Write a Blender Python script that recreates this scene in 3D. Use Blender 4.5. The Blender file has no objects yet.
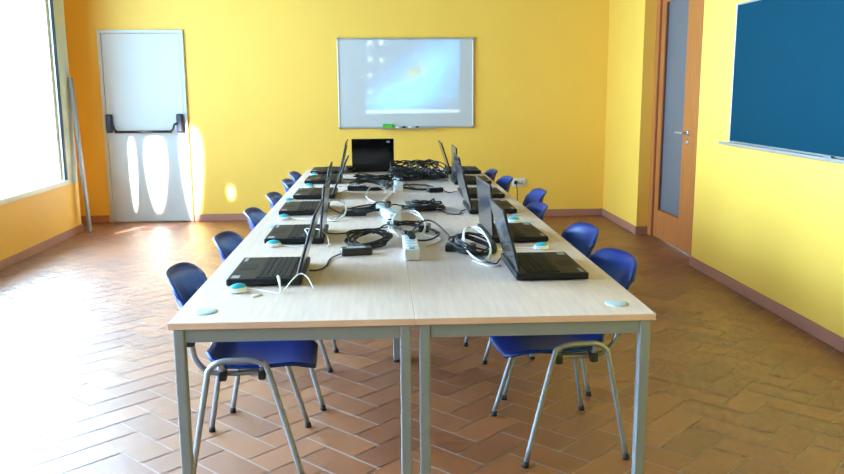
import bpy, bmesh, math, random
from mathutils import Vector, Matrix, Euler
random.seed(7)
PI = math.pi
SC = bpy.context.scene
COL = SC.collection

# ------------------------------------------------------------------ mesh builder
class MB:
    def __init__(self): self.bm = bmesh.new()
    def _xf(self, vs, M):
        if M is not None: bmesh.ops.transform(self.bm, matrix=M, verts=vs)
    def box(self, lo, hi, bev=0.0, seg=2, M=None, mat=0):
        r = bmesh.ops.create_cube(self.bm, size=1.0)
        vs = r['verts']
        c = [(a+b)/2 for a, b in zip(lo, hi)]; s = [abs(b-a) for a, b in zip(lo, hi)]
        for v in vs: v.co = Vector((c[0]+v.co.x*s[0], c[1]+v.co.y*s[1], c[2]+v.co.z*s[2]))
        fs = set(f for v in vs for f in v.link_faces)
        if bev > 0:
            es = list(set(e for v in vs for e in v.link_edges))
            rb = bmesh.ops.bevel(self.bm, geom=es, offset=bev, segments=seg, affect='EDGES', profile=0.5)
            vs = list(set(rb['verts'])); fs = set(f for v in vs for f in v.link_faces)
            vs = list(set(v for f in fs for v in f.verts))
        for f in fs: f.material_index = mat
        self._xf(vs, M); return self
    def tube(self, pts, r, n=8, cap=True, smooth=0, closed=False, mat=0, M=None):
        pts = [Vector(p) for p in pts]
        if smooth: pts = catmull(pts, smooth, closed)
        if M is not None: pts = [M @ p for p in pts]
        N = len(pts); rings = []; up = None
        for i, p in enumerate(pts):
            if closed: t = pts[(i+1) % N]-pts[i-1]
            else: t = pts[min(i+1, N-1)]-pts[max(i-1, 0)]
            if t.length < 1e-9: t = Vector((0, 0, 1))
            t.normalize()
            if up is None:
                up = Vector((0, 0, 1)) if abs(t.z) < .9 else Vector((1, 0, 0))
            a = up-t*up.dot(t)
            if a.length < 1e-6: a = t.orthogonal()
            a.normalize(); b = t.cross(a); up = a
            rr = r[i] if isinstance(r, (list, tuple)) else r
            rings.append([self.bm.verts.new(p+a*(rr*math.cos(2*PI*k/n))+b*(rr*math.sin(2*PI*k/n))) for k in range(n)])
        rng = range(N if closed else N-1)
        for i in rng:
            A, B = rings[i], rings[(i+1) % N]
            for k in range(n):
                f = self.bm.faces.new((A[k], A[(k+1) % n], B[(k+1) % n], B[k])); f.material_index = mat; f.smooth = True
        if cap and not closed:
            f = self.bm.faces.new(list(reversed(rings[0]))); f.material_index = mat
            f = self.bm.faces.new(rings[-1]); f.material_index = mat
        return self
    def lathe(self, prof, n=24, M=None, mat=0):
        rings = []
        for (r, z) in prof:
            rings.append([Vector((r*math.cos(2*PI*k/n), r*math.sin(2*PI*k/n), z)) for k in range(n)])
        if M is not None: rings = [[M @ v for v in R] for R in rings]
        rings = [[self.bm.verts.new(v) for v in R] for R in rings]
        for A, B in zip(rings, rings[1:]):
            for k in range(n):
                f = self.bm.faces.new((A[k], A[(k+1) % n], B[(k+1) % n], B[k])); f.material_index = mat; f.smooth = True
        self.bm.faces.new(list(reversed(rings[0]))).material_index = mat
        self.bm.faces.new(rings[-1]).material_index = mat
        return self
    def quad(self, a, b, c, d, mat=0):
        f = self.bm.faces.new([self.bm.verts.new(Vector(v)) for v in (a, b, c, d)]); f.material_index = mat
    def shell(self, fn, nu, nv, th):
        """thick sheet: fn(u,v)->Vector, offset by th along its normal"""
        P = [[fn(i/nu, j/nv) for j in range(nv+1)] for i in range(nu+1)]
        def nrm(i, j):
            a = P[min(i+1, nu)][j]-P[max(i-1, 0)][j]; b = P[i][min(j+1, nv)]-P[i][max(j-1, 0)]
            n = a.cross(b); n.normalize(); return n
        A = [[self.bm.verts.new(P[i][j]) for j in range(nv+1)] for i in range(nu+1)]
        B = [[self.bm.verts.new(P[i][j]-nrm(i, j)*th) for j in range(nv+1)] for i in range(nu+1)]
        def F(*v):
            f = self.bm.faces.new(v); f.smooth = True
        for i in range(nu):
            for j in range(nv):
                F(A[i][j], A[i+1][j], A[i+1][j+1], A[i][j+1])
                F(B[i][j+1], B[i+1][j+1], B[i+1][j], B[i][j])
        for i in range(nu):
            F(A[i+1][0], A[i][0], B[i][0], B[i+1][0]); F(A[i][nv], A[i+1][nv], B[i+1][nv], B[i][nv])
        for j in range(nv):
            F(A[0][j], A[0][j+1], B[0][j+1], B[0][j]); F(A[nu][j+1], A[nu][j], B[nu][j], B[nu][j+1])
        return self
    def build(self, name, mats, parent=None, smooth=False, loc=(0, 0, 0), rot=(0, 0, 0)):
        me = bpy.data.meshes.new(name)
        bmesh.ops.recalc_face_normals(self.bm, faces=self.bm.faces)
        if smooth:
            for f in self.bm.faces: f.smooth = True
        self.bm.to_mesh(me); self.bm.free()
        if not isinstance(mats, (list, tuple)): mats = [mats]
        for m in mats: me.materials.append(m)
        o = bpy.data.objects.new(name, me); COL.objects.link(o)
        o.location = loc; o.rotation_euler = rot
        if parent is not None: o.parent = parent
        return o

def catmull(P, k, closed=False):
    out = []; N = len(P)
    segs = N if closed else N-1
    for i in range(segs):
        if closed: p0, p1, p2, p3 = P[i-1], P[i], P[(i+1) % N], P[(i+2) % N]
        else: p0, p1, p2, p3 = P[max(i-1, 0)], P[i], P[i+1], P[min(i+2, N-1)]
        for s in range(k):
            t = s/k
            out.append(0.5*((2*p1)+(p2-p0)*t+(2*p0-5*p1+4*p2-p3)*t*t+(3*p1-p0-3*p2+p3)*t**3))
    if not closed: out.append(P[-1])
    return out

def thing(name, label, cat, loc=(0, 0, 0), rotz=0, group=None):
    o = bpy.data.objects.new(name, None); COL.objects.link(o)
    o.empty_display_size = .1
    o.location = loc; o.rotation_euler = (0, 0, rotz)
    return tag(o, label, cat, group)
def tag(o, label=None, cat=None, group=None):
    if label: o['label'] = label
    if cat: o['category'] = cat
    if group: o['group'] = group
    return o
def struct(o, label=None, cat=None):
    o['kind'] = 'structure'
    if label: o['label'] = label
    if cat: o['category'] = cat
    return o
def copy_tree(o, parent=None):
    c = o.copy(); COL.objects.link(c)
    if parent is not None: c.parent = parent
    for ch in list(o.children): copy_tree(ch, c)
    return c

# ------------------------------------------------------------------ materials
def lin(r, g, b):
    f = lambda c: (c/255/12.92) if c/255 <= .04045 else ((c/255+.055)/1.055)**2.4
    return (f(r), f(g), f(b), 1)
def mat(name, rgb, rough=.5, metal=0, spec=.5, noise=0, nscale=20, bump=0, bscale=200, coat=0):
    m = bpy.data.materials.new(name); m.use_nodes = True
    nt = m.node_tree; b = nt.nodes['Principled BSDF']
    c = lin(*rgb)
    b.inputs['Base Color'].default_value = c; b.inputs['Roughness'].default_value = rough
    b.inputs['Metallic'].default_value = metal; b.inputs['Specular IOR Level'].default_value = spec
    if coat: b.inputs['Coat Weight'].default_value = coat; b.inputs['Coat Roughness'].default_value = .08
    tc = nt.nodes.new('ShaderNodeTexCoord')
    if noise:
        n = nt.nodes.new('ShaderNodeTexNoise'); n.inputs['Scale'].default_value = nscale; n.inputs['Detail'].default_value = 4
        nt.links.new(tc.outputs['Object'], n.inputs['Vector'])
        r = nt.nodes.new('ShaderNodeMapRange'); r.inputs['To Min'].default_value = 1-noise; r.inputs['To Max'].default_value = 1+noise
        nt.links.new(n.outputs['Fac'], r.inputs['Value'])
        x = nt.nodes.new('ShaderNodeVectorMath'); x.operation = 'SCALE'; x.inputs[0].default_value = c[:3]
        nt.links.new(r.outputs['Result'], x.inputs['Scale']); nt.links.new(x.outputs['Vector'], b.inputs['Base Color'])
    if bump:
        n2 = nt.nodes.new('ShaderNodeTexNoise'); n2.inputs['Scale'].default_value = bscale; n2.inputs['Detail'].default_value = 3
        nt.links.new(tc.outputs['Object'], n2.inputs['Vector'])
        bp = nt.nodes.new('ShaderNodeBump'); bp.inputs['Strength'].default_value = bump; bp.inputs['Distance'].default_value = .002
        nt.links.new(n2.outputs['Fac'], bp.inputs['Height']); nt.links.new(bp.outputs['Normal'], b.inputs['Normal'])
    return m
def wood(name, dark, light, scale, rough, axis=1, stretch=14):
    m = bpy.data.materials.new(name); m.use_nodes = True
    nt = m.node_tree; b = nt.nodes['Principled BSDF']; b.inputs['Roughness'].default_value = rough
    tc = nt.nodes.new('ShaderNodeTexCoord'); mp = nt.nodes.new('ShaderNodeMapping')
    s = [stretch]*3; s[axis] = 1; mp.inputs['Scale'].default_value = s
    n = nt.nodes.new('ShaderNodeTexNoise'); n.inputs['Scale'].default_value = scale; n.inputs['Detail'].default_value = 6
    cr = nt.nodes.new('ShaderNodeValToRGB')
    cr.color_ramp.elements[0].position = .3; cr.color_ramp.elements[0].color = lin(*dark)
    cr.color_ramp.elements[1].position = .7; cr.color_ramp.elements[1].color = lin(*light)
    nt.links.new(tc.outputs['Object'], mp.inputs['Vector']); nt.links.new(mp.outputs['Vector'], n.inputs['Vector'])
    nt.links.new(n.outputs['Fac'], cr.inputs['Fac']); nt.links.new(cr.outputs['Color'], b.inputs['Base Color'])
    return m

M = {}
M['wall'] = mat('yellow_wall_paint', (252, 206, 88), .55, noise=.04, nscale=2.5, bump=.15, bscale=90)
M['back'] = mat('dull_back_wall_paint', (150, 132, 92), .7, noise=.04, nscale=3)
M['ext'] = mat('white_exterior_render', (236, 238, 238), .8, noise=.02, nscale=4)
M['ceiling'] = mat('darkened_ceiling_paint', (128, 120, 110), .8, noise=.02, nscale=3)  # unseen ceiling, toned dark to weaken the bounced light
M['white_paint'] = mat('white_door_enamel', (204, 208, 208), .4, noise=.02, nscale=6)
M['frame_white'] = mat('pale_window_frame', (206, 219, 214), .35, noise=.03, nscale=5)
M['skirting'] = mat('terracotta_skirting_tile', (176, 122, 104), .4, noise=.12, nscale=7, bump=.1, bscale=60)
M['grout'] = mat('grey_grout', (178, 158, 146), .7, noise=.1, nscale=40)
M['steel'] = mat('grey_desk_steel', (138, 150, 158), .38, metal=.35, noise=.03, nscale=8)
M['chrome'] = mat('chair_steel_tube', (146, 152, 162), .42, metal=.55, noise=.03, nscale=30)
M['plastic_black'] = mat('black_plastic', (18, 18, 20), .4, noise=.1, nscale=60)
M['rubber'] = mat('black_rubber', (14, 14, 15), .65, noise=.1, nscale=60)
M['blue'] = mat('blue_chair_plastic', (0, 46, 128), .36, spec=.35, noise=.04, nscale=12, bump=.08, bscale=500)
M['laptop'] = mat('laptop_charcoal_plastic', (15, 15, 18), .5, spec=.25, noise=.08, nscale=90)
M['keys'] = mat('laptop_key_plastic', (11, 11, 13), .55, spec=.25, noise=.1, nscale=200)
M['lid'] = mat('laptop_gloss_lid', (34, 38, 48), .26, spec=.8, noise=.08, nscale=30, coat=.3)
M['screen'] = mat('laptop_screen_glass', (8, 8, 10), .12, noise=.05, nscale=30)
M['sticker'] = mat('pale_sticker', (140, 143, 148), .5, noise=.05, nscale=90)
M['white_plastic'] = mat('white_plastic', (226, 232, 236), .35, noise=.03, nscale=40)
M['cyan'] = mat('cyan_blue_plastic', (46, 176, 214), .3, noise=.04, nscale=40)
M['grommet'] = mat('pale_grey_cable_port', (168, 188, 200), .4, noise=.04, nscale=60)
M['aluminium'] = mat('brushed_aluminium', (190, 196, 202), .32, metal=.7, noise=.05, nscale=40)
M['board_white'] = mat('whiteboard_enamel', (200, 206, 210), .35, noise=.015, nscale=3)
M['teal'] = mat('teal_chalkboard', (0, 56, 74), .8, spec=.1, noise=.08, nscale=3, bump=.05, bscale=300)
M['green'] = mat('green_felt_eraser', (88, 190, 50), .7, noise=.1, nscale=80)
M['blackmetal'] = mat('black_painted_metal', (30, 34, 40), .35, noise=.05, nscale=60)
M['navy_plastic'] = mat('dark_navy_housing', (34, 36, 58), .4, noise=.05, nscale=40)
M['frost'] = mat('frosted_door_glass', (92, 104, 118), .28, noise=.05, nscale=1.5)
M['red'] = mat('red_marker_plastic', (120, 60, 60), .4, noise=.05, nscale=80)
M['pole'] = mat('grey_painted_board', (150, 152, 160), .45, noise=.06, nscale=9)
M['desk'] = wood('pale_maple_laminate', (200, 178, 166), (213, 193, 183), 5, .4, axis=1)
M['desk_edge'] = wood('maple_edge_band', (208, 172, 150), (218, 186, 166), 6, .45, axis=0)
M['oak'] = wood('varnished_door_wood', (166, 96, 48), (190, 118, 64), 5, .35, axis=2)
M['oak_dark'] = wood('dark_varnished_bead', (112, 58, 30), (136, 74, 40), 5, .4, axis=2)

def floor_mat():
    m = bpy.data.materials.new('terracotta_tile'); m.use_nodes = True
    nt = m.node_tree; b = nt.nodes['Principled BSDF']
    g = nt.nodes.new('ShaderNodeNewGeometry'); tc = nt.nodes.new('ShaderNodeTexCoord')
    cr = nt.nodes.new('ShaderNodeValToRGB'); e = cr.color_ramp.elements
    e[0].position = 0; e[0].color = lin(122, 66, 28); e[1].position = 1; e[1].color = lin(150, 90, 44)
    x = cr.color_ramp.elements.new(.5); x.color = lin(136, 77, 34)
    nt.links.new(g.outputs['Random Per Island'], cr.inputs['Fac'])
    n = nt.nodes.new('ShaderNodeTexNoise'); n.inputs['Scale'].default_value = 9; n.inputs['Detail'].default_value = 5
    nt.links.new(tc.outputs['Object'], n.inputs['Vector'])
    r = nt.nodes.new('ShaderNodeMapRange'); r.inputs['To Min'].default_value = .8; r.inputs['To Max'].default_value = 1.2
    nt.links.new(n.outputs['Fac'], r.inputs['Value'])
    v = nt.nodes.new('ShaderNodeVectorMath'); v.operation = 'SCALE'
    nt.links.new(cr.outputs['Color'], v.inputs[0]); nt.links.new(r.outputs['Result'], v.inputs['Scale'])
    nt.links.new(v.outputs['Vector'], b.inputs['Base Color'])
    r2 = nt.nodes.new('ShaderNodeMapRange'); r2.inputs['To Min'].default_value = .4; r2.inputs['To Max'].default_value = .54
    nt.links.new(n.outputs['Fac'], r2.inputs['Value']); nt.links.new(r2.outputs['Result'], b.inputs['Roughness'])
    n2 = nt.nodes.new('ShaderNodeTexNoise'); n2.inputs['Scale'].default_value = 5; n2.inputs['Detail'].default_value = 2
    nt.links.new(tc.outputs['Object'], n2.inputs['Vector'])
    bp = nt.nodes.new('ShaderNodeBump'); bp.inputs['Strength'].default_value = .15; bp.inputs['Distance'].default_value = .01
    nt.links.new(n2.outputs['Fac'], bp.inputs['Height']); nt.links.new(bp.outputs['Normal'], b.inputs['Normal'])
    b.inputs['Specular IOR Level'].default_value = .5; b.inputs['IOR'].default_value = 2.15
    return m
M['tile'] = floor_mat()
def pane_mat():
    m = bpy.data.materials.new('window_glass'); m.use_nodes = True
    nt = m.node_tree; nt.nodes.clear()
    o = nt.nodes.new('ShaderNodeOutputMaterial'); t = nt.nodes.new('ShaderNodeBsdfTransparent')
    g = nt.nodes.new('ShaderNodeBsdfGlossy'); g.inputs['Roughness'].default_value = .02
    mx = nt.nodes.new('ShaderNodeMixShader'); mx.inputs[0].default_value = .05
    nt.links.new(t.outputs[0], mx.inputs[1]); nt.links.new(g.outputs[0], mx.inputs[2]); nt.links.new(mx.outputs[0], o.inputs[0])
    return m
M['pane'] = pane_mat()

# ------------------------------------------------------------------ the setting
XL, XR, YF, YB, ZC = -3.08, 2.317, 8.76, -2.0, 3.0
# floor: herringbone terracotta tiles with grout
mb = MB()
w = .14; gp = .004; A = PI/4; O0 = Vector((.278, 3.224))
def clip_ok(x, y): return -3.85 < x < 2.85 and YB-.3 < y < YF+.3
mb.box((-3.8, YB-.25, -.1), (2.8, YF+.25, -.0025), mat=1)
for i in range(-70, 70):
    for j in range(-70, 70):
        k = (i-j) % 4
        if k == 0: a, b = (i, j), (i+2, j+1)
        elif k == 3: a, b = (i, j), (i+1, j+2)
        else: continue
        pts = [(a[0]*w+gp, a[1]*w+gp), (b[0]*w-gp, a[1]*w+gp), (b[0]*w-gp, b[1]*w-gp), (a[0]*w+gp, b[1]*w-gp)]
        q = [(O0.x+u*math.cos(A)-v*math.sin(A), O0.y+u*math.sin(A)+v*math.cos(A), 0) for u, v in pts]
        if all(-3.8 < x < 2.8 and YB-.25 < y < YF+.25 for x, y, _ in q): mb.quad(*q)
bmf = mb.bm
me = bpy.data.meshes.new('floor'); bmf.to_mesh(me); bmf.free(); me.materials.append(M['tile']); me.materials.append(M['grout'])
o = bpy.data.objects.new('floor', me); COL.objects.link(o); struct(o)
struct(MB().box((-3.8, YB-.25, ZC), (2.8, YF+.25, ZC+.15)).build('ceiling', M['ceiling']))
struct(MB().box((-3.8, YF, -.1), (2.8, YF+.25, ZC)).build('wall_far', M['wall']))
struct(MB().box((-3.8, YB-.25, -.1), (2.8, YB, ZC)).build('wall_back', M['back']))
# left wall: sill, lintel, piers round two window openings, and a nook before the far wall
SILL, HEAD = .5, 2.85
mb = MB()
YE, WT, XN = 8.21, .10, -3.30
WIN = [(4.75, 8.20), (.3, 4.25)]
mb.box((XL-WT, YB, -.1), (XL, YE, SILL)); mb.box((XL-WT, YB, HEAD), (XL, YE, ZC))
mb.box((XL-WT, YB, SILL), (XL, WIN[1][0], HEAD)); mb.box((XL-WT, WIN[1][1], SILL), (XL, WIN[0][0], HEAD)); mb.box((XL-WT, WIN[0][1], SILL), (XL, YE, HEAD))
mb.box((XN-.03, YE-.02, -.1), (XL-WT, YE, ZC)); mb.box((XN-.03, YE, -.1), (XN, YF, ZC))
o = mb.build('wall_left', [M['wall'], M['ext']])
for p in o.data.polygons:
    if p.center.x < XL-.02 and not (p.center.y > YE-.005 and (p.normal.x > .5 or p.normal.y > .5)): p.material_index = 1
struct(o)
for n, (y0, y1) in enumerate(WIN):
    win = thing('window_%d' % (n+1), None, None, (XL, 0, 0)); struct(win)
    f = MB()
    # outer frame, flush with the wall face
    far = .25 if n == 0 else .07
    f.box((-.09, y1-far, SILL), (.004, y1, HEAD), .004); f.box((-.09, y0, SILL), (.004, y0+.07, HEAD), .004)
    f.box((-.09, y0+.07, SILL), (.012, y1-far, SILL+.045), .004); f.box((-.09, y0+.07, HEAD-.06), (.004, y1-far, HEAD), .004)
    for k in ((1,) if n == 0 else (1, 2)):
        yy = y0+(y1-y0)*k/(2 if n == 0 else 3) - (.62 if n == 0 else 0); f.box((-.08, yy-.03, SILL+.04), (-.02, yy+.03, HEAD-.06), .004)
    f.build('window_frame', M['frame_white'], win)
    MB().box((-.052, y0+.07, SILL+.04), (-.046, y1-far, HEAD-.06)).build('pane', M['pane'], win)
    g = MB(); g.box((-.02, y1-far-.02, SILL+.045), (.0, y1-far, HEAD-.06))
    g.build('seal', M['blackmetal'], win)
    if n == 0:
        t = MB(); t.box((-.044, y1-far-.1, SILL+.045), (-.03, y1-far-.022, HEAD-.06), .003)
        t.build('blind_guide', M['white_plastic'], win)
        t = MB()
        for k in range(16): t.box((-.031, y1-far-.07, .62+k*.105), (-.027, y1-far-.052, .645+k*.105))
        t.build('guide_slot', M['frame_white'], win)
# right wall with the door recess
RY0, RY1, RZ = 6.17, 7.57, 2.36
mb = MB()
mb.box((XR, YB, -.1), (XR+.3, RY0, ZC)); mb.box((XR, RY1, -.1), (XR+.3, YF, ZC)); mb.box((XR, RY0, RZ), (XR+.3, RY1, ZC))
struct(mb.build('wall_right', M['wall']))
# skirtings
SH = .075
def skirt(name, boxes):
    m = MB()
    for lo, hi in boxes: m.box(lo, hi, .003)
    return struct(m.build(name, M['skirting']))
skirt('baseboard_far', [((XN, YF-.012, 0), (-2.985, YF, SH)), ((-2.085, YF-.012, 0), (XR, YF, SH))])
skirt('baseboard_left', [((XL, YB, 0), (XL+.012, YE+.012, SH)), ((XN, YE, 0), (XL, YE+.012, SH))])
skirt('baseboard_right', [((XR-.012, YB, 0), (XR, RY0, SH)), ((XR-.012, RY1-.012, 0), (XR, YF, SH)), ((XR, RY1-.012, 0), (XR+.105, RY1, SH))])
skirt('baseboard_back', [((XL, YB, 0), (XR, YB+.012, SH))])

# emergency door with push bar
d = thing('door_1', 'white emergency exit door with a black push bar in the far wall', 'door', (0, YF, 0)); struct(d)
mb = MB()
DX0, DX1, DZ = -2.965, -2.1, 1.987
for lo, hi in (((DX0, -.03, 0), (DX0+.035, 0, DZ)), ((DX1-.035, -.03, 0), (DX1, 0, DZ)), ((DX0+.035, -.03, DZ-.035), (DX1-.035, 0, DZ))): mb.box(lo, hi, .004)
mb.build('door_frame', M['white_paint'], d)
MB().box((DX0+.038, -.022, .01), (DX1-.038, 0, DZ-.038), .003).build('door_leaf', M['white_paint'], d)
bar = MB().tube([(-2.83, -.10, .955), (-2.25, -.10, .955)], .014, 10).build('push_bar', M['blackmetal'], d)
for x, s in ((-2.895, 1), (-2.175, -1)):
    h = MB()
    h.box((x-.032, -.085, .945), (x+.032, -.022, 1.135), .015, 3)
    h.build('bar_housing', M['navy_plastic'], d)
    MB().tube([(x+s*.01, -.07, 1.04), (x+s*.045, -.10, 1.03), (x+s*.06, -.10, .985), (x+s*.09, -.10, .955)], .011, 8, smooth=4).build('bar_arm', M['blackmetal'], d)

# wooden glazed door in the recess
XD = XR+.115
d = thing('door_2', 'tall varnished wooden door with a frosted glass panel in the right wall', 'door', (XD, 0, 0)); struct(d)
mb = MB()
mb.box((-.01, RY1-.10, 0), (.05, RY1, RZ), .004); mb.box((-.01, RY0, 0), (.05, RY0+.08, RZ), .004); mb.box((-.01, RY0+.08, RZ-.08), (.05, RY1-.10, RZ), .004)
mb.build('door_frame', M['oak'], d)
LY0, LY1 = RY0+.085, RY1-.108
GY0, GY1, GZ0, GZ1 = 6.82, 7.355, .262, RZ-.25
mb = MB()
mb.box((.008, LY0, .008), (.05, GY0, RZ-.085), .003); mb.box((.008, GY1, .008), (.05, LY1, RZ-.085), .003)
mb.box((.008, GY0, .008), (.05, GY1, GZ0), .003); mb.box((.008, GY0, GZ1), (.05, GY1, RZ-.085), .003)
mb.build('door_leaf', M['oak'], d)
mb = MB()
bw = .03
mb.box((.005, GY1-bw, GZ0), (.045, GY1, GZ1), .003); mb.box((.014, GY0, GZ0), (.045, GY0+.012, GZ1)); mb.box((.014, GY0, GZ0), (.045, GY1, GZ0+.012))
mb.box((.005, LY1, 0), (.04, LY1+.008, RZ-.08))
mb.build('glazing_bead', M['oak_dark'], d)
MB().box((.024, GY0, GZ0), (.032, GY1, GZ1)).build('pane', M['frost'], d)
rot90 = Matrix.Rotation(-PI/2, 4, 'Y')
h = MB().lathe([(.0, 0), (.026, 0), (.026, .008), (.02, .011), (.0, .011)], 20, Matrix.Translation((.008, 6.70, 1.0)) @ rot90)
h.tube([(0, 6.70, 1.0), (-.045, 6.70, 1.0), (-.05, 6.72, 1.0), (-.05, 6.835, .997)], .009, 10)
h.build('door_handle', M['aluminium'], d)
MB().lathe([(.0, 0), (.024, 0), (.024, .006), (.02, .009), (.0, .009)], 20, Matrix.Translation((.008, 6.70, .925)) @ rot90).build('key_escutcheon', M['aluminium'], d)

# ------------------------------------------------------------------ things on the walls
wb = thing('whiteboard', 'large whiteboard on the far wall with a projected desktop picture', 'whiteboard', (0, YF, 0))
x0, x1, z0, z1 = -.531, .893, .9655, 1.8956
MB().box((x0+.008, -.02, z0+.008), (x1-.008, 0, z1-.008)).build('panel', M['board_white'], wb)
mb = MB()
for lo, hi in (((x0, -.026, z0), (x0+.018, 0, z1)), ((x1-.018, -.026, z0), (x1, 0, z1)), ((x0, -.026, z0), (x1, 0, z0+.018)), ((x0, -.026, z1-.018), (x1, 0, z1))): mb.box(lo, hi, .004)
mb.build('frame', M['aluminium'], wb)
for x in (x0, x1):
    for z in (z0, z1): MB().box((x-.004 if x < 0 else x-.024, -.029, z-.004 if z < 1.5 else z-.024), (x+.024 if x < 0 else x+.004, 0, z+.024 if z < 1.5 else z+.004), .006).build('frame_corner', M['pole'], wb)
MB().box((-.10, -.075, z0-.006), (.50, -.024, z0+.004), .003).build('pen_tray', M['aluminium'], wb)
e = thing('board_eraser', 'bright green eraser standing on the whiteboard tray', 'eraser', (-.015, YF-.052, z0+.004))
MB().box((-.055, -.02, 0), (.055, .02, .022), .004).build('felt_pad', M['green'], e)
MB().box((-.055, -.02, .0221), (.055, .02, .042), .006).build('grip', M['green'], e)
def marker(x, mcap, lab):
    p = thing('marker_pen', lab, 'pen', (x, YF-.05, z0+.0131))
    MB().tube([(-.055, 0, 0), (.02, 0, 0)], .009, 10).build('barrel', M['white_plastic'], p)
    MB().tube([(.0205, 0, 0), (.055, 0, 0)], .009, 10).build('cap', mcap, p)
marker(.115, M['plastic_black'], 'white marker pen with dark cap beside the green eraser')
marker(.255, M['red'], 'white marker pen with reddish cap at the right on the whiteboard tray')

cb = thing('chalkboard', 'teal blue chalkboard with pale metal edge on the right wall', 'chalkboard', (XR, 0, 0))
cy0, cy1, cz0, cz1 = 3.0, 5.545, 1.0, 1.92
MB().box((-.02, cy0, cz0), (0, cy1, cz1)).build('panel', M['teal'], cb)
mb = MB()
for lo, hi in (((-.026, cy1-.014, cz0), (0, cy1, cz1)), ((-.026, cy0, cz0), (0, cy0+.014, cz1)), ((-.026, cy0+.014, cz1-.014), (0, cy1-.014, cz1)), ((-.026, cy0+.014, cz0), (0, cy1-.014, cz0+.012))): mb.box(lo, hi, .002)
mb.build('frame', M['aluminium'], cb)
mb = MB(); mb.box((-.075, cy0, cz0-.014), (0, cy1+.045, cz0-.002), .003); mb.box((-.078, cy0, cz0-.014), (-.07, cy1+.045, cz0+.006), .002)
mb.build('chalk_tray', M['aluminium'], cb)
c = thing('chalk_stick', 'small dark stub lying on the chalkboard tray', 'chalk', (XR-.045, 4.235, cz0+.0058))
MB().tube([(0, -.04, 0), (0, .04, 0)], .0075, 8).build('stub', M['pole'], c)

sk = thing('wall_socket', 'double white power socket low on the far wall', 'socket', (1.39, YF, .372))
MB().box((-.075, -.012, -.044), (.078, 0, .044), .006).build('face_plate', M['white_plastic'], sk)
for x in (-.037, .04):
    MB().lathe([(0, 0), (.026, 0), (.026, .003), (.02, .003), (.0, .0012)], 18, Matrix.Translation((x, -.0115, 0)) @ Matrix.Rotation(PI/2, 4, 'X')).build('socket_well', M['aluminium'] if x > 0 else M['white_plastic'], sk)
pl = thing('power_plug', 'black plug and cable hanging from the wall socket', 'plug', (1.353, YF-.0155, .372))
MB().tube([(0, 0, 0), (0, -.012, 0), (0, -.035, 0)], [.021, .02, .012], 14).build('plug_body', M['plastic_black'], pl)
MB().tube([(0, -.03, -.004), (.002, -.045, -.03), (.012, -.03, -.10), (.02, -.012, -.2), (.03, -.02, -.32), (.08, -.06, -.366), (.2, -.2, -.367), (.1, -.55, -.367), (-.45, -.9, -.367)], .005, 6, smooth=6).build('cable', M['rubber'], pl)

# leaning board in the nook
bd = MB().box((-.013, -.03, 0), (.013, .03, 1.5), .003).build('leaning_board', M['pole'], None)
bd.location = (-2.985, 8.16, .002); bd.rotation_euler = (0, math.radians(-2.6), 0)
tag(bd, 'narrow grey board leaning beside the window edge near the exit door', 'board')

# ------------------------------------------------------------------ desks
TOP = .73
def make_desk(L, side, lab, x, y):
    """side=-1: desk on the left of the seam"""
    t = thing('desk', lab, 'desk', (x, y, 0), 0, 'desks pushed together into one long table')
    mb = MB(); W = .6992
    mb.box((-W/2, 0, TOP-.02), (W/2, L-.002, TOP), .0015, 1)
    o = mb.build('tabletop', [M['desk'], M['desk_edge']], t)
    for p in o.data.polygons:
        if abs(p.normal.z) < .5: p.material_index = 1
    z1 = TOP-.0202
    s = .031
    ix = W/2-.012; iy0, iy1 = .008, L-.012
    for sx in (-1, 1):
        for yy in (iy0, iy1-s):
            xa = sx*ix; xb = sx*(ix-s)
            lg = MB().box((min(xa, xb), yy, .014), (max(xa, xb), yy+s, z1), .004).build('leg', M['steel'], t)
            cx = (xa+xb)/2
            MB().lathe([(0, 0), (.0145, 0), (.0145, .0138), (0, .0138)], 14, Matrix.Translation((cx, yy+s/2, 0))).build('foot_cap', M['rubber'], lg)
    hz = z1-.041
    for yy in (iy0+.004, iy1-s+.005):
        MB().box((-ix+s, yy, hz), (ix-s, yy+.022, z1), .002).build('end_rail', M['steel'], t)
    for sx in (-1, 1):
        xa, xb = sx*(ix-.004), sx*(ix-.026)
        MB().box((min(xa, xb), iy0+s, hz), (max(xa, xb), iy1-s, z1), .002).build('side_rail', M['steel'], t)
    for yy in (.118, L-.118):
        cxp = side*(W/2-.083)
        MB().lathe([(0, TOP), (.034, TOP), (.034, TOP+.002), (.030, TOP+.0035), (0, TOP+.0035)], 28, Matrix.Translation((cxp, yy, 0))).build('cable_port_cap', M['grommet'], t)
    return t
Y0 = 2.262
LENS = (1.79, 1.355, 1.355)
names = ('nearest', 'middle', 'farthest')
y = Y0
for L, nm in zip(LENS, names):
    for s in (-1, 1):
        make_desk(L, s, {('nearest', -1): 'pale maple desk nearest the camera on the left, with grey steel legs', ('nearest', 1): 'pale maple desk nearest the camera on the right, with grey steel legs',
            ('middle', -1): 'pale maple desk in the middle of the left row of desks', ('middle', 1): 'pale maple desk in the middle of the right row of desks',
            ('farthest', -1): 'pale maple desk at the far left end, next to the whiteboard wall', ('farthest', 1): 'pale maple desk at the far right end, next to the whiteboard wall'}[(nm, s)], s*.35, y)
    y += L

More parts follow.
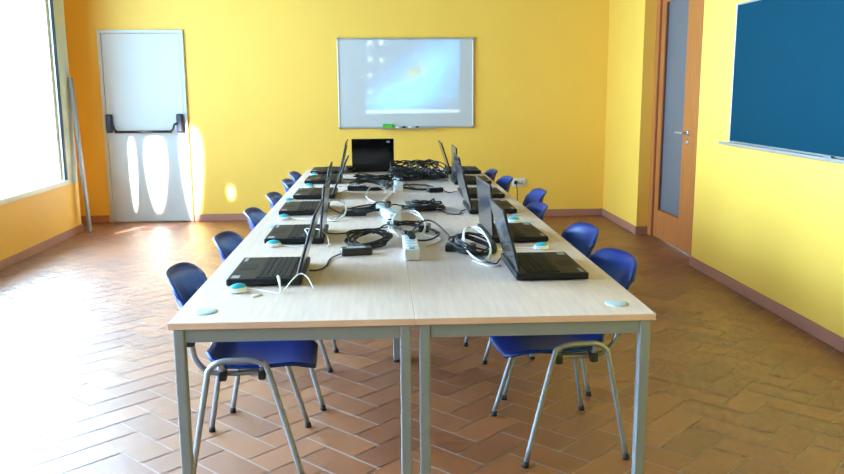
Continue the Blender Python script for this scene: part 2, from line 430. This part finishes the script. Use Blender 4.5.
# ------------------------------------------------------------------ chairs
def make_chair():
    t = thing('stacking_chair', 'chair', 'chair', (0, 0, 0), 0, 'blue chairs along the desks')
    # seat: a dished blue shell, front edge rolled down, facing +X
    def seat(u, v):
        x = -.13+.385*u; yy = (v-.5)*2
        hw = .175+.03*math.sin(PI*min(1, u*1.15))
        # rounded front and rear corners
        if u > .85: hw -= .05*((u-.85)/.15)**2
        if u < .15: hw -= .05*((.15-u)/.15)**2
        z = .418-.016*math.sin(PI*u)*(1-yy*yy)+.01*yy*yy
        if u > .72: z -= .035*((u-.72)/.28)**2
        if u < .22: z += .035*((.22-u)/.22)**2
        return Vector((x, yy*hw, z))
    MB().shell(seat, 18, 14, .012).build('seat', M['blue'], t)
    # backrest: wide at the top, narrow below, concave towards the sitter
    def back(u, v):
        yy = (v-.5)*2; z = .48+.252*u
        hw = .145+.075*min(1, max(0, (u-.05)/.6))**1.3
        top = .05*abs(yy)**5 if u > .5 else 0
        z -= top*(u-.5)*2
        if u < .3: z += .03*abs(yy)**3*(.3-u)/.3
        x = -.185-.085*u+.075*yy*yy-.01*math.sin(PI*u)
        return Vector((x, hw*yy, z))
    def back2(u, v):
        p = back(u, v)
        if u > .9: p.x -= .012*((u-.9)/.1)
        return p
    MB().shell(back2, 16, 16, .011).build('backrest', M['blue'], t)
    for s in (-1, 1):
        yt, yf = s*.208, s*.245
        MB().tube([(-.19, yf, .012), (-.125, yt+s*.005, .37), (-.112, yt, .42), (-.075, yt, .446), (-.02, yt, .449), (.03, yt, .447), (.07, yt, .434), (.095, yt+s*.004, .39), (.2, yf, .012)], .0105, 10, smooth=5).build('side_frame', M['chrome'], t)
        for x in (-.19, .2):
            MB().tube([(x, yf, 0), (x, yf, .008), (x*.99, yf-s*.001, .02)], [.0135, .0135, .0115], 10).build('foot_cap', M['rubber'], t)
        MB().tube([(.06, s*.15, .386), (-.06, s*.15, .384), (-.125, s*.155, .396), (-.165, s*.158, .44), (-.178, s*.158, .50), (-.196, s*.15, .58), (-.208, s*.14, .63)], .0105, 10, smooth=5).build('back_tube', M['chrome'], t)
        MB().box((-.20, s*.158-.016, .492), (-.165, s*.158+.016, .545), .006).build('back_socket', M['plastic_black'], t)
        for x in (-.07, .065):
            MB().box((x-.014, s*.19-.016, .372), (x+.014, s*.19+.016, .408), .006).build('frame_clip', M['plastic_black'], t)
    for x in (-.07, .065):
        MB().tube([(x, -.205, .44), (x, -.19, .40), (x, -.165, .392), (x, .165, .392), (x, .19, .40), (x, .205, .44)], .009, 8).build('cross_tube', M['chrome'], t)
    return t
proto = make_chair()
ordl = ('nearest the camera', 'second from the camera', 'third from the camera', 'fourth from the camera', 'second from the far end', 'at the far end')
chL = [(-.597, 2.97, 3), (-.56, 3.65, 0), (-.555, 4.44, 2), (-.53, 5.12, 0), (-.53, 5.92, 1), (-.535, 6.45, 0)]
chR = [(.598, 3.07, 186), (.63, 3.73, 183), (.55, 4.50, 180), (.67, 5.13, 178), (.585, 5.92, 180), (.55, 6.46, 180)]
chairs = []
first = True
for side, lst in (('left', chL), ('right', chR)):
    for n, (x, y, a) in enumerate(lst):
        c = proto if first else copy_tree(proto)
        first = False
        c.location = (x, y, 0); c.rotation_euler = (0, 0, math.radians(a))
        col = 'dark blue' if side == 'left' else 'bright blue'
        c['label'] = '%s plastic chair on the %s side of the desks, %s' % (col, side, ordl[n])

# ------------------------------------------------------------------ laptops
def make_laptop():
    t = thing('laptop', 'laptop', 'laptop', (0, 0, 0), 0, 'open black laptops on the desks')
    b = MB()
    b.box((-.185, -.125, .004), (.185, .125, .027), .006, 2)
    for x in (-.15, .15):
        for yy in (-.1, .1): b.box((x-.012, yy-.012, 0), (x+.012, yy+.012, .006))
    b.build('base', M['laptop'], t)
    k = MB()
    for r in range(6):
        for c in range(17):
            k.box((-.168+c*.0198, -.03+r*.0198, .0268), (-.168+c*.0198+.0172, -.03+r*.0198+.0168, .0298), .0012, 1)
    k.build('keyboard', M['keys'], t)
    MB().box((-.06, -.107, .0268), (.03, -.052, .0278), .0005, 1).build('touchpad', M['keys'], t)
    MB().box((.125, -.112, .0268), (.165, -.085, .0276)).build('palm_sticker', M['sticker'], t)
    MB().box((-.168, -.112, .0268), (-.11, -.1, .0276)).build('badge', M['sticker'], t)
    for x in (-.13, .13): MB().tube([(x-.025, .110, .027), (x+.025, .110, .027)], .0065, 10).build('hinge', M['plastic_black'], t)
    l = MB().box((-.185, -.004, .002), (.185, .006, .222), .004, 2).build('lid', [M['laptop'], M['lid']], t, loc=(0, .110, .0285))
    for p in l.data.polygons: p.material_index = 1 if p.normal.y > .9 else 0
    MB().box((-.171, -.0055, .018), (.171, -.0038, .208)).build('screen', M['screen'], l)
    return t
lp = make_laptop()
def laptop(i, src, x, y, a, lean, lab):
    t = src if i == 0 else copy_tree(src)
    t.location = (x, y, TOP); t.rotation_euler = (0, 0, math.radians(a)); t['label'] = lab
    for c in t.children:
        if c.name.startswith('lid'): c.rotation_euler = (math.radians(-lean), 0, 0)
    return t
LL = [(-.487, 2.865, 17, 0), (-.465, 3.615, 6, 0), (-.505, 4.425, 8, 1), (-.495, 5.06, 23, 0), (-.5, 5.855, 13, 0), (-.512, 6.5, 11, 0)]
RL = [(.485, 2.875, 15, 0), (.482, 3.565, 4, 2), (.487, 4.375, 14, 0), (.515, 4.985, 10, 0), (.53, 5.69, 1, 0), (.545, 6.41, 18, 0)]
ordn = ('nearest', 'second', 'third', 'fourth', 'fifth', 'sixth')
n = 0
extra = {('L', 0): 'open black laptop with full keyboard in view, nearest on the left', ('L', 1): 'open black laptop second from the camera on the left, white cord across its keyboard',
         ('L', 2): 'open black laptop third from the camera in the left row', ('L', 3): 'open black laptop fourth from the camera on the left, its lid leaning far back',
         ('L', 4): 'open black laptop second from the far end in the left row', ('L', 5): 'open black laptop at the far left end by the last left chair',
         ('R', 0): 'open black laptop with tilted grey-blue lid, nearest on the right', ('R', 1): 'open black laptop second from the camera on the right with an upright lid',
         ('R', 2): 'open black laptop third from the camera in the right row', ('R', 3): 'open black laptop fourth from the camera in the right row',
         ('R', 4): 'open black laptop second from the far end on the right, lid nearly vertical', ('R', 5): 'open black laptop at the far right end by the last right chair'}
for s, lst in (('L', LL), ('R', RL)):
    for i, (x, y, lean, da) in enumerate(lst):
        laptop(n, lp, x, y, (-90 if s == 'L' else 90)+da, lean, extra[(s, i)]); n += 1
# far laptop, back of its lid to the camera
fl = thing('laptop', 'open black laptop at the far end with its plain lid back towards us', 'laptop', (-.156, 6.60, TOP), PI, None)
MB().box((-.165, -.115, .003), (.165, .115, .026), .006).build('base', M['laptop'], fl)
k = MB()
for r in range(6):
    for c in range(15): k.box((-.148+c*.0198, -.03+r*.0198, .0258), (-.148+c*.0198+.0172, -.03+r*.0198+.0168, .0288), .0012, 1)
k.build('keyboard', M['keys'], fl)
l = MB().box((-.165, -.004, .0), (.165, .009, .238), .004).build('lid', M['screen'], fl, loc=(0, .115, .0275), rot=(math.radians(-8), 0, 0))
MB().box((-.152, -.0055, .015), (.152, -.0038, .225)).build('screen', M['screen'], l)
MB().box((-.135, .0088, .208), (-.108, .0098, .222)).build('lid_badge', M['sticker'], l)

# ------------------------------------------------------------------ mice
def make_mouse():
    t = thing('computer_mouse', 'mouse', 'mouse', (0, 0, 0), 0, 'small cyan and white mice on the desks')
    def ell(u0, u1, z0, sc):
        m = MB(); N, K = 20, 8
        rings = []
        for j in range(K+1):
            ph = u0+(u1-u0)*j/K
            rings.append([m.bm.verts.new((.033*sc*math.cos(ph)*math.cos(2*PI*i/N)*(1+.0), .0205*sc*math.cos(ph)*math.sin(2*PI*i/N)*(1-.12*math.cos(2*PI*i/N)), max(0, z0+.024*sc*math.sin(ph)))) for i in range(N)])
        for A_, B_ in zip(rings, rings[1:]):
            for i in range(N):
                f = m.bm.faces.new((A_[i], A_[(i+1) % N], B_[(i+1) % N], B_[i])); f.smooth = True
        m.bm.faces.new(list(reversed(rings[0]))); m.bm.faces.new(rings[-1])
        return m
    ell(-.12, .62, .004, 1.0).build('body', M['white_plastic'], t)
    ell(.5, 1.5, .0045, 1.015).build('top_shell', M['cyan'], t)
    MB().tube([(.019, -.0025, .0205), (.019, .0025, .0205)], .0045, 12).build('scroll_wheel', M['grommet'], t)
    return t
ms = make_mouse()
mice = [(-.56, 2.615, 25, 'cyan and white mouse in front of the nearest left laptop', [(-.52, 2.64), (-.44, 2.60), (-.415, 2.585), (-.40, 2.66), (-.36, 2.70), (-.335, 2.62)]),
        (-.545, 3.395, 10, 'cyan and white mouse beside the second laptop of the left row', [(-.50, 3.40), (-.43, 3.38), (-.405, 3.40, .02), (-.41, 3.47, .038), (-.43, 3.60, .038), (-.37, 3.56, .042), (-.33, 3.47, .034), (-.315, 3.40, .006), (-.32, 3.36)]),
        (-.585, 4.12, 15, 'cyan and white mouse beside the third laptop of the left row', [(-.54, 4.13), (-.46, 4.10), (-.38, 4.12), (-.32, 4.25), (-.34, 4.05), (-.41, 4.03)]),
        (-.625, 4.74, 20, 'cyan mouse beside the fourth laptop of the left row', [(-.58, 4.76), (-.5, 4.73), (-.42, 4.72)]),
        (-.575, 5.47, 0, 'cyan mouse beside the fifth laptop of the left row', [(-.53, 5.47), (-.46, 5.46), (-.36, 5.50)]),
        (-.60, 6.20, 5, 'cyan mouse at the far left end beside the last left laptop', [(-.55, 6.2), (-.47, 6.19), (-.36, 6.2)]),
        (.555, 3.25, 190, 'cyan and white mouse between the first and second right laptops', [(.51, 3.26), (.44, 3.27), (.37, 3.22)]),
        (.55, 3.92, 180, 'cyan and white mouse between the second and third right laptops', [(.5, 3.93), (.44, 3.95), (.36, 3.92)])]
def lift(z):
    return lambda p: p
def cable_pts(pts, base, rz, z=.0035):
    """world xy(z) points -> local of a thing at base with rotation rz"""
    c, s = math.cos(-rz), math.sin(-rz); out = []
    for p in pts:
        dx, dy = p[0]-base[0], p[1]-base[1]; dz = (p[2] if len(p) > 2 else z)
        out.append((dx*c-dy*s, dx*s+dy*c, dz))
    return out
for i, (x, y, a, lab, cord) in enumerate(mice):
    t = ms if i == 0 else copy_tree(ms)
    t.location = (x, y, TOP+.0005); t.rotation_euler = (0, 0, math.radians(a)); t['label'] = lab
for i, (x, y, a, lab, cord) in enumerate(mice):
    t = [o for o in COL.objects if o.get('label') == lab][0]
    rz = math.radians(a)
    st = (x+.032*math.cos(rz), y+.032*math.sin(rz), .008)
    pts = [st]+[(p[0], p[1], (p[2] if len(p) > 2 else .003)) for p in cord]
    if i == 0:
        pts = [st, (-.50, 2.63, .003), (-.455, 2.598, .003), (-.42, 2.585, .004), (-.43, 2.60, .05), (-.425, 2.60, .05), (-.415, 2.59, .004), (-.39, 2.63, .03), (-.365, 2.665, .046), (-.34, 2.66, .035), (-.318, 2.63, .003)]
    MB().tube(cable_pts(pts, (x, y), rz), .0023, 6, smooth=6).build('cord', M['white_plastic'], t)

# ------------------------------------------------------------------ chargers, power strips, cables
R_ = random.Random(3)
def coil(cx, cy, rx, ry, turns, h, jit=.003, ang=0, n=16):
    pts = []
    for k in range(int(turns*n)+1):
        a = 2*PI*k/n; f = 1+.13*math.sin(k*.31+cx*40)+R_.uniform(-.04, .04)
        px, py = rx*f*math.cos(a)+R_.uniform(-jit, jit), ry*f*math.sin(a)+R_.uniform(-jit, jit)
        c, s = math.cos(ang), math.sin(ang)
        z = .0062+h*(.5+.5*math.sin(a*.83+k*.11+cy*9))*R_.uniform(.85, 1)
        pts.append((cx+px*c-py*s, cy+px*s+py*c, z))
    return pts
def charger(x, y, a, lab, coils, to_laptop, to_strip, bz=0.0, size=(.062, .03, .03), group='laptop chargers and their cables'):
    rz = math.radians(a)
    t = thing('laptop_charger', lab, 'charger', (x, y, TOP), rz, group)
    MB().box((-size[0], -size[1], bz+.0006), (size[0], size[1], bz+size[2]), .006, 2).build('adapter_brick', M['plastic_black'], t)
    MB().box((-size[0]*.6, -size[1]*.6, bz+size[2]-.001), (size[0]*.6, size[1]*.6, bz+size[2]+.0006)).build('rating_sticker', M['pole'], t)
    for cpt in coils:
        MB().tube(cable_pts(coil(*cpt), (x, y), rz), .0042, 6, smooth=3).build('cord_coil', M['rubber'], t)
    if to_laptop:
        MB().tube(cable_pts(to_laptop, (x, y), rz, .0035), .003, 6, smooth=6).build('laptop_lead', M['rubber'], t)
    if to_strip:
        p = cable_pts(to_strip, (x, y), rz, .0042)
        MB().tube(p, .004, 6, smooth=6).build('mains_lead', M['rubber'], t)
        e1, e0 = Vector(p[-1]), Vector(p[-2]); dr = (e1-e0).normalized()
        MB().tube([e1-dr*.012, e1+dr*.03, e1+dr*.04], [.008, .015, .012], 10).build('plug', M['plastic_black'], t)
    return t
charger(-.195, 3.20, 12, 'black charger brick with thick coil behind the nearest left laptop',
        [(-.15, 3.42, .085, .12, 4, .035, .008, .2), (-.14, 3.44, .075, .1, 3, .04)],
        [(-.24, 3.20, .01), (-.29, 3.12), (-.30, 2.98), (-.325, 2.90, .006), (-.35, 2.86, .014)],
        [(-.13, 3.56, .02), (-.08, 3.60, .05), (-.035, 3.52, .06), (.0, 3.42, .05)])
charger(-.235, 4.22, 5, 'black charger brick with coil near the third left laptop',
        [(-.18, 4.30, .10, .11, 4, .03)],
        [(-.30, 4.24, .01), (-.335, 4.36), (-.36, 4.42, .006), (-.375, 4.44, .012)],
        [(-.15, 4.38, .02), (-.12, 4.42, .04), (-.09, 4.36, .05), (-.065, 4.29, .054)])
charger(.135, 4.36, 20, 'black charger with round cord coil near the third right laptop',
        [(.135, 4.40, .105, .13, 4, .04), (.13, 4.42, .07, .09, 3, .055)],
        [(.2, 4.34, .01), (.26, 4.22), (.31, 4.20), (.33, 4.28, .006), (.355, 4.30, .012)],
        [(.06, 4.40, .02), (.01, 4.36, .03), (-.025, 4.26, .05), (-.05, 4.20, .054)])
charger(.225, 3.24, -8, 'black charger brick with wide coil behind the nearest right laptop',
        [(.275, 3.27, .085, .15, 4, .035), (.285, 3.25, .07, .12, 3, .05)],
        [(.28, 3.20, .01), (.30, 3.02), (.33, 2.97), (.342, 2.99, .008), (.354, 3.01, .014)],
        [(.2, 3.42, .02), (.155, 3.60, .05), (.11, 3.66, .06), (.06, 3.55, .05), (.03, 3.36, .056)])
charger(.105, 3.72, 80, 'small black charger lying behind the near white power strip',
        [(.02, 3.76, .075, .1, 2.5, .05), (.09, 3.56, .06, .12, 1.6, .015)],
        [(.0, 3.82, .012), (-.1, 3.80), (-.2, 3.72), (-.29, 3.66), (-.345, 3.64, .012)],
        [(.08, 3.58, .03), (.055, 3.45, .05), (.035, 3.30, .055)], size=(.045, .024, .032))
charger(.245, 5.16, 15, 'black charger between the white strips and the fourth right laptop',
        [(.15, 5.35, .10, .12, 2.2, .012)],
        [(.3, 5.17, .01), (.33, 5.10), (.365, 5.08, .01), (.38, 5.06, .012)],
        [(.18, 5.20, .01), (.10, 5.26, .02), (.06, 5.34, .05), (.04, 5.37, .054)], size=(.05, .03, .03))
charger(-.25, 5.30, 0, 'black charger in the left heap of cables, nearest of that heap',
        [(-.16, 5.42, .13, .16, 4, .03), (-.17, 5.40, .09, .12, 3, .04)],
        [(-.31, 5.24, .01), (-.35, 5.16), (-.355, 5.12, .006), (-.366, 5.08, .01)],
        [(-.06, 5.44, .02), (-.03, 5.46, .05), (-.005, 5.45, .055)])
charger(-.13, 5.78, 40, 'black charger in the left heap of cables, in front of the far laptop',
        [(-.15, 5.84, .12, .15, 4, .05), (-.12, 5.74, .13, .1, 3, .04)],
        [(-.2, 5.84, .01), (-.3, 5.9), (-.355, 5.88, .01), (-.37, 5.86, .012)],
        [(-.06, 5.72, .02), (-.02, 5.66, .05), (.0, 5.58, .055)])
charger(.10, 5.86, 10, 'black charger at the front of the big tangle of cables',
        [(.12, 5.96, .15, .16, 4, .07), (.09, 5.92, .1, .13, 4, .09), (.2, 5.8, .12, .1, 2, .02)],
        [(.2, 5.86, .01), (.27, 5.82), (.33, 5.76, .01), (.375, 5.72, .012)],
        [(.04, 5.80, .03), (.03, 5.70, .05), (.028, 5.62, .055)])
charger(.17, 6.16, -25, 'black charger in the middle of the big tangle of cables',
        [(.15, 6.16, .16, .15, 5, .10), (.22, 6.1, .12, .14, 4, .11)],
        [(.25, 6.2, .02), (.32, 6.3), (.38, 6.36, .01), (.4, 6.38, .012)], None, size=(.065, .032, .034))
charger(.30, 5.98, 70, 'black charger at the right edge of the big tangle of cables',
        [(.28, 6.06, .11, .15, 4, .11), (.30, 5.9, .09, .12, 2.5, .08)], None, None)
charger(.05, 6.46, 5, 'black charger behind the big tangle next to the far laptop',
        [(.12, 6.48, .13, .1, 4, .09)], [(-.02, 6.42), (-.03, 6.38), (-.04, 6.52)], None)

def strip(x, y, a, L, lab, cordp):
    rz = math.radians(a)
    t = thing('power_strip', lab, 'power strip', (x, y, TOP), rz, 'white power strips along the middle of the desks')
    MB().box((-.03, -L/2, .0006), (.03, L/2, .046), .006, 2).build('housing', M['white_plastic'], t)
    ns = int(L/.06)
    for k in range(ns):
        MB().lathe([(0, 0), (.0205, 0), (.0205, .002), (.017, .002), (.0, .0008)], 16, Matrix.Translation((0, -L/2+.055+k*(L-.09)/max(1, ns-1) if ns > 1 else 0, .0455))).build('socket', M['grommet'], t)
    MB().box((-.011, -L/2+.006, .0455), (.011, -L/2+.022, .05), .002).build('switch', M['cyan'], t)
    MB().tube(cable_pts(cordp, (x, y), rz, .005), .0045, 6, smooth=6).build('cord', M['white_plastic'], t)
strip(-.06, 4.15, 11, .36, 'long white power strip in the middle, beside the third left laptop', [(-.095, 4.33, .02), (-.1, 4.40), (-.09, 4.6), (-.05, 4.9), (-.02, 5.1)])
strip(.022, 3.22, 0, .32, 'white power strip nearest the camera, lying on the desk seam', [(.022, 3.38, .02), (.02, 3.46, .008), (-.02, 3.62), (-.06, 3.78), (-.03, 3.96, .012)])
strip(.02, 5.41, -1, .40, 'white power strip farthest away, in front of the big tangle', [(.02, 5.61, .02), (.02, 5.72), (-.02, 6.0), (.0, 6.3), (-.02, 6.72)])

def loop(name, lab, cx, cy, rx, ry, tilt, r, extra_pts=None):
    t = thing(name, lab, 'cable', (cx, cy, TOP), 0, 'loose white looped cables')
    pts = []
    for k in range(21):
        a = 2*PI*k/10+.3; f = 1+.06*math.sin(k)
        yy = ry*f*math.sin(a); pts.append((rx*f*math.cos(a), yy, max(.0034, .004+(yy+ry)*tilt+.004*math.sin(k*2.1))))
    MB().tube(pts, r, 6, smooth=4).build('loop', M['white_plastic'], t)
    if extra_pts:
        MB().tube([(p[0]-cx, p[1]-cy, (p[2] if len(p) > 2 else .0034)) for p in extra_pts], r, 6, smooth=6).build('tail', M['white_plastic'], t)
loop('looped_cable', 'white cable loop in front of the left heap of chargers', -.12, 4.88, .062, .20, .12, .003)
loop('looped_cable', 'white cable loop over the black charger behind the near power strip', .028, 3.66, .075, .17, .22, .0034, [(.09, 3.6), (.16, 3.5), (.12, 3.38), (.08, 3.34)])
loop('looped_cable', 'white cable loop by the raised lid of the third left laptop', -.335, 4.20, .06, .17, .18, .003)
loop('looped_cable', 'white cable loop over the coiled charger behind the nearest right laptop', .285, 3.20, .05, .19, .18, .0032, [(.25, 3.03), (.30, 2.93), (.345, 2.94)])
w_ = thing('usb_plug', 'tiny white plug lying in front of the nearest left laptop', 'plug', (-.492, 2.555, TOP), .6)
MB().box((-.016, -.005, .0004), (.008, .005, .006), .0015).build('plug_body', M['white_plastic'], w_)
MB().box((.0082, -.004, .001), (.02, .004, .005)).build('plug_tip', M['aluminium'], w_)
c_ = thing('card_reader', 'small grey gadget on the desk left of the far laptop', 'gadget', (-.345, 6.55, TOP), .2)
MB().box((-.03, -.03, .0004), (.03, .03, .045), .008).build('case', M['pole'], c_)
MB().box((-.02, -.0312, .012), (.02, -.0302, .03)).build('front_panel', M['plastic_black'], c_)

# ------------------------------------------------------------------ light
def world():
    wld = bpy.data.worlds.new('sky'); SC.world = wld; wld.use_nodes = True
    nt = wld.node_tree; bg = nt.nodes['Background']
    bg.inputs['Color'].default_value = (.47, .745, 1.0, 1)
    tc = nt.nodes.new('ShaderNodeTexCoord'); dt = nt.nodes.new('ShaderNodeVectorMath'); dt.operation = 'DOT_PRODUCT'
    dt.inputs[1].default_value = Vector((-.62, .74, .22)).normalized()
    nt.links.new(tc.outputs['Generated'], dt.inputs[0])
    mr = nt.nodes.new('ShaderNodeMapRange'); mr.interpolation_type = 'SMOOTHSTEP'
    mr.inputs['From Min'].default_value = .25; mr.inputs['From Max'].default_value = 1.0
    mr.inputs['To Min'].default_value = 11.0; mr.inputs['To Max'].default_value = 46.0
    nt.links.new(dt.outputs['Value'], mr.inputs['Value']); nt.links.new(mr.outputs['Result'], bg.inputs['Strength'])
    wld.cycles.sampling_method = 'AUTOMATIC'
world()
for n, (y0, y1) in enumerate(WIN):
    l = bpy.data.lights.new('window_portal', 'AREA'); l.shape = 'RECTANGLE'; l.size = y1-y0; l.size_y = HEAD-SILL
    l.cycles.is_portal = True
    o = bpy.data.objects.new('window_portal', l); COL.objects.link(o)
    o.location = (XL-.20, (y0+y1)/2, (SILL+HEAD)/2)
    o.rotation_euler = Vector((1, 0, 0)).to_track_quat('-Z', 'Y').to_euler()

def light_nodes(l):
    l.use_nodes = True; nt = l.node_tree; nt.nodes.clear()
    out = nt.nodes.new('ShaderNodeOutputLight'); em = nt.nodes.new('ShaderNodeEmission')
    nt.links.new(em.outputs[0], out.inputs[0])
    tc = nt.nodes.new('ShaderNodeTexCoord'); sx = nt.nodes.new('ShaderNodeSeparateXYZ')
    nt.links.new(tc.outputs['Normal'], sx.inputs[0])
    def m(op, a, b=None, c=None):
        n = nt.nodes.new('ShaderNodeMath'); n.operation = op
        for i, v in enumerate((a, b, c)):
            if v is None: continue
            if isinstance(v, (int, float)): n.inputs[i].default_value = v
            else: nt.links.new(v, n.inputs[i])
        return n.outputs[0]
    return nt, em, sx, m
def wall_coords(nt, sx, m, P, yw):
    fy = m('GREATER_THAN', sx.outputs[1], .02)
    s = m('DIVIDE', yw-P[1], m('MAXIMUM', sx.outputs[1], .02))
    X = m('ADD', m('MULTIPLY', sx.outputs[0], s), P[0]); Z = m('ADD', m('MULTIPLY', sx.outputs[2], s), P[2])
    return X, Z, fy
def smooth_in(m, v, lo, hi, soft):
    a = m('MULTIPLY_ADD', m('SUBTRACT', v, lo), 1/soft, .5); b = m('MULTIPLY_ADD', m('SUBTRACT', hi, v), 1/soft, .5)
    cl = lambda q: m('MINIMUM', m('MAXIMUM', q, 0), 1)
    return m('MULTIPLY', cl(a), cl(b))
# added lamp outside the window; its node mask draws the sun streaks
P = (-5.1, 2.5, 3.6)
l = bpy.data.lights.new('streak_lamp', 'POINT'); l.energy = 40000; l.shadow_soft_size = .02; l.color = (1, .97, .9)
o = bpy.data.objects.new('streak_lamp', l); COL.objects.link(o); o.location = P
nt, em, sx, m = light_nodes(l)
X, Z, fy = wall_coords(nt, sx, m, P, YF)
def ellipse(cx, cz, rx, rz, soft, pw=2):
    a = m('POWER', m('ABSOLUTE', m('DIVIDE', m('SUBTRACT', X, cx), m('MULTIPLY', m('MULTIPLY_ADD', Z, .75, .6), rx))), pw); b = m('POWER', m('ABSOLUTE', m('DIVIDE', m('SUBTRACT', Z, cz), rz)), pw)
    return m('MINIMUM', m('MAXIMUM', m('MULTIPLY', m('SUBTRACT', 1, m('ADD', a, b)), soft), 0), 1)
tot = None
for e_ in (ellipse(-2.685, .50, .035, .42, 2), ellipse(-2.445, .50, .115, .43, 2, 2.4), ellipse(-2.075, .50, .115, .54, 1.6, 2.4), ellipse(-1.694, .30, .06, .10, .8), ellipse(-2.4, -.42, .13, .34, .9), ellipse(-2.1, -.40, .10, .30, .6)):  # streak shapes in the lamp mask; the last two fall on the floor
    tot = e_ if tot is None else m('ADD', tot, e_)
nt.links.new(m('MULTIPLY', m('MULTIPLY', tot, fy), 1.0), em.inputs['Strength'])
# the ceiling projector's beam: a blue desktop picture with icons and a task bar
P2 = (.25, 5.6, 2.75)
l = bpy.data.lights.new('projector_beam', 'POINT'); l.energy = 500; l.shadow_soft_size = .01
o = bpy.data.objects.new('projector_beam', l); COL.objects.link(o); o.location = P2
nt, em, sx, m = light_nodes(l)
X, Z, fy = wall_coords(nt, sx, m, P2, YF-.02)
inside = smooth_in(m, X, -.245, .745, .01); inside = m('MULTIPLY', inside, smooth_in(m, Z, 1.12, 1.875, .01))
def rot_ell(cx, cz, ang, rx, rz):
    dx, dz = m('SUBTRACT', X, cx), m('SUBTRACT', Z, cz); c, s = math.cos(ang), math.sin(ang)
    u = m('ADD', m('MULTIPLY', dx, c), m('MULTIPLY', dz, s)); v = m('SUBTRACT', m('MULTIPLY', dz, c), m('MULTIPLY', dx, s))
    r2 = m('ADD', m('POWER', m('ABSOLUTE', m('DIVIDE', u, rx)), 2), m('POWER', m('ABSOLUTE', m('DIVIDE', v, rz)), 2))
    return m('POWER', 2.718, m('MULTIPLY', r2, -1))
halo = rot_ell(.33, 1.47, .66, .50, .2); core = rot_ell(.27, 1.535, .6, .14, .075); star = rot_ell(.232, 1.525, 0, .012, .014)
low = rot_ell(.2, 1.28, .1, .5, .14)
bar_ = m('MULTIPLY', smooth_in(m, Z, 1.118, 1.158, .008), 1.0)
icons = None
for (ix, iz) in [(-.195, 1.845), (-.075, 1.845), (-.195, 1.675), (-.075, 1.665), (-.195, 1.51), (-.195, 1.34)]:
    q = m('MULTIPLY', smooth_in(m, X, ix-.02, ix+.02, .02), smooth_in(m, Z, iz-.018, iz+.024, .02))
    icons = q if icons is None else m('ADD', icons, q)
ex = m('ADD', m('MULTIPLY', bar_, .6), m('ADD', m('MULTIPLY', icons, .55), m('MULTIPLY', star, .8)))
def chan(b0, h, c, lw, e):
    v = m('ADD', m('ADD', b0, m('MULTIPLY', halo, h)), m('ADD', m('MULTIPLY', core, c), m('MULTIPLY', low, lw)))
    v = m('ADD', v, m('MULTIPLY', ex, e)); return m('MULTIPLY', m('MULTIPLY', m('MAXIMUM', v, 0), inside), fy)
cc = nt.nodes.new('ShaderNodeCombineXYZ')
nt.links.new(chan(.0, .06, .2, .02, .8), cc.inputs[0]); nt.links.new(chan(.01, 0.62, -.25, .36, .95), cc.inputs[1]); nt.links.new(chan(.05, 1.5, -1.35, .8, 1.0), cc.inputs[2])
nt.links.new(cc.outputs[0], em.inputs['Color']); em.inputs['Strength'].default_value = 1.0

# ------------------------------------------------------------------ camera
f, pit, yaw, rol = 820.0, .17918654, .04856528, -.00703656
cam = bpy.data.cameras.new('camera'); co = bpy.data.objects.new('camera', cam); COL.objects.link(co)
cam.sensor_fit = 'HORIZONTAL'; cam.sensor_width = 36; cam.lens = f/844*36; cam.clip_start = .05
fw = Vector((math.sin(yaw)*math.cos(pit), math.cos(yaw)*math.cos(pit), -math.sin(pit)))
right = Vector((math.cos(yaw), -math.sin(yaw), 0)); up = right.cross(fw)
# image x axis = cos*right-ish with roll
c, s = math.cos(rol), -math.sin(rol)
r2 = right*c-up*s; u2 = right*s+up*c
R3 = Matrix((r2, u2, -fw)).transposed()
co.matrix_world = Matrix.Translation((-.08875829, 0, 1.37685792)) @ R3.to_4x4()
SC.camera = co
vs = SC.view_settings; vs.view_transform = 'Standard'; vs.look = 'None'; vs.exposure = 0.34; vs.gamma = 1; vs.use_curve_mapping = False
SC.cycles.use_denoising = True; SC.cycles.max_bounces = 10; SC.cycles.diffuse_bounces = 6
SC.cycles.sample_clamp_indirect = 12; SC.cycles.caustics_reflective = False; SC.cycles.caustics_refractive = False
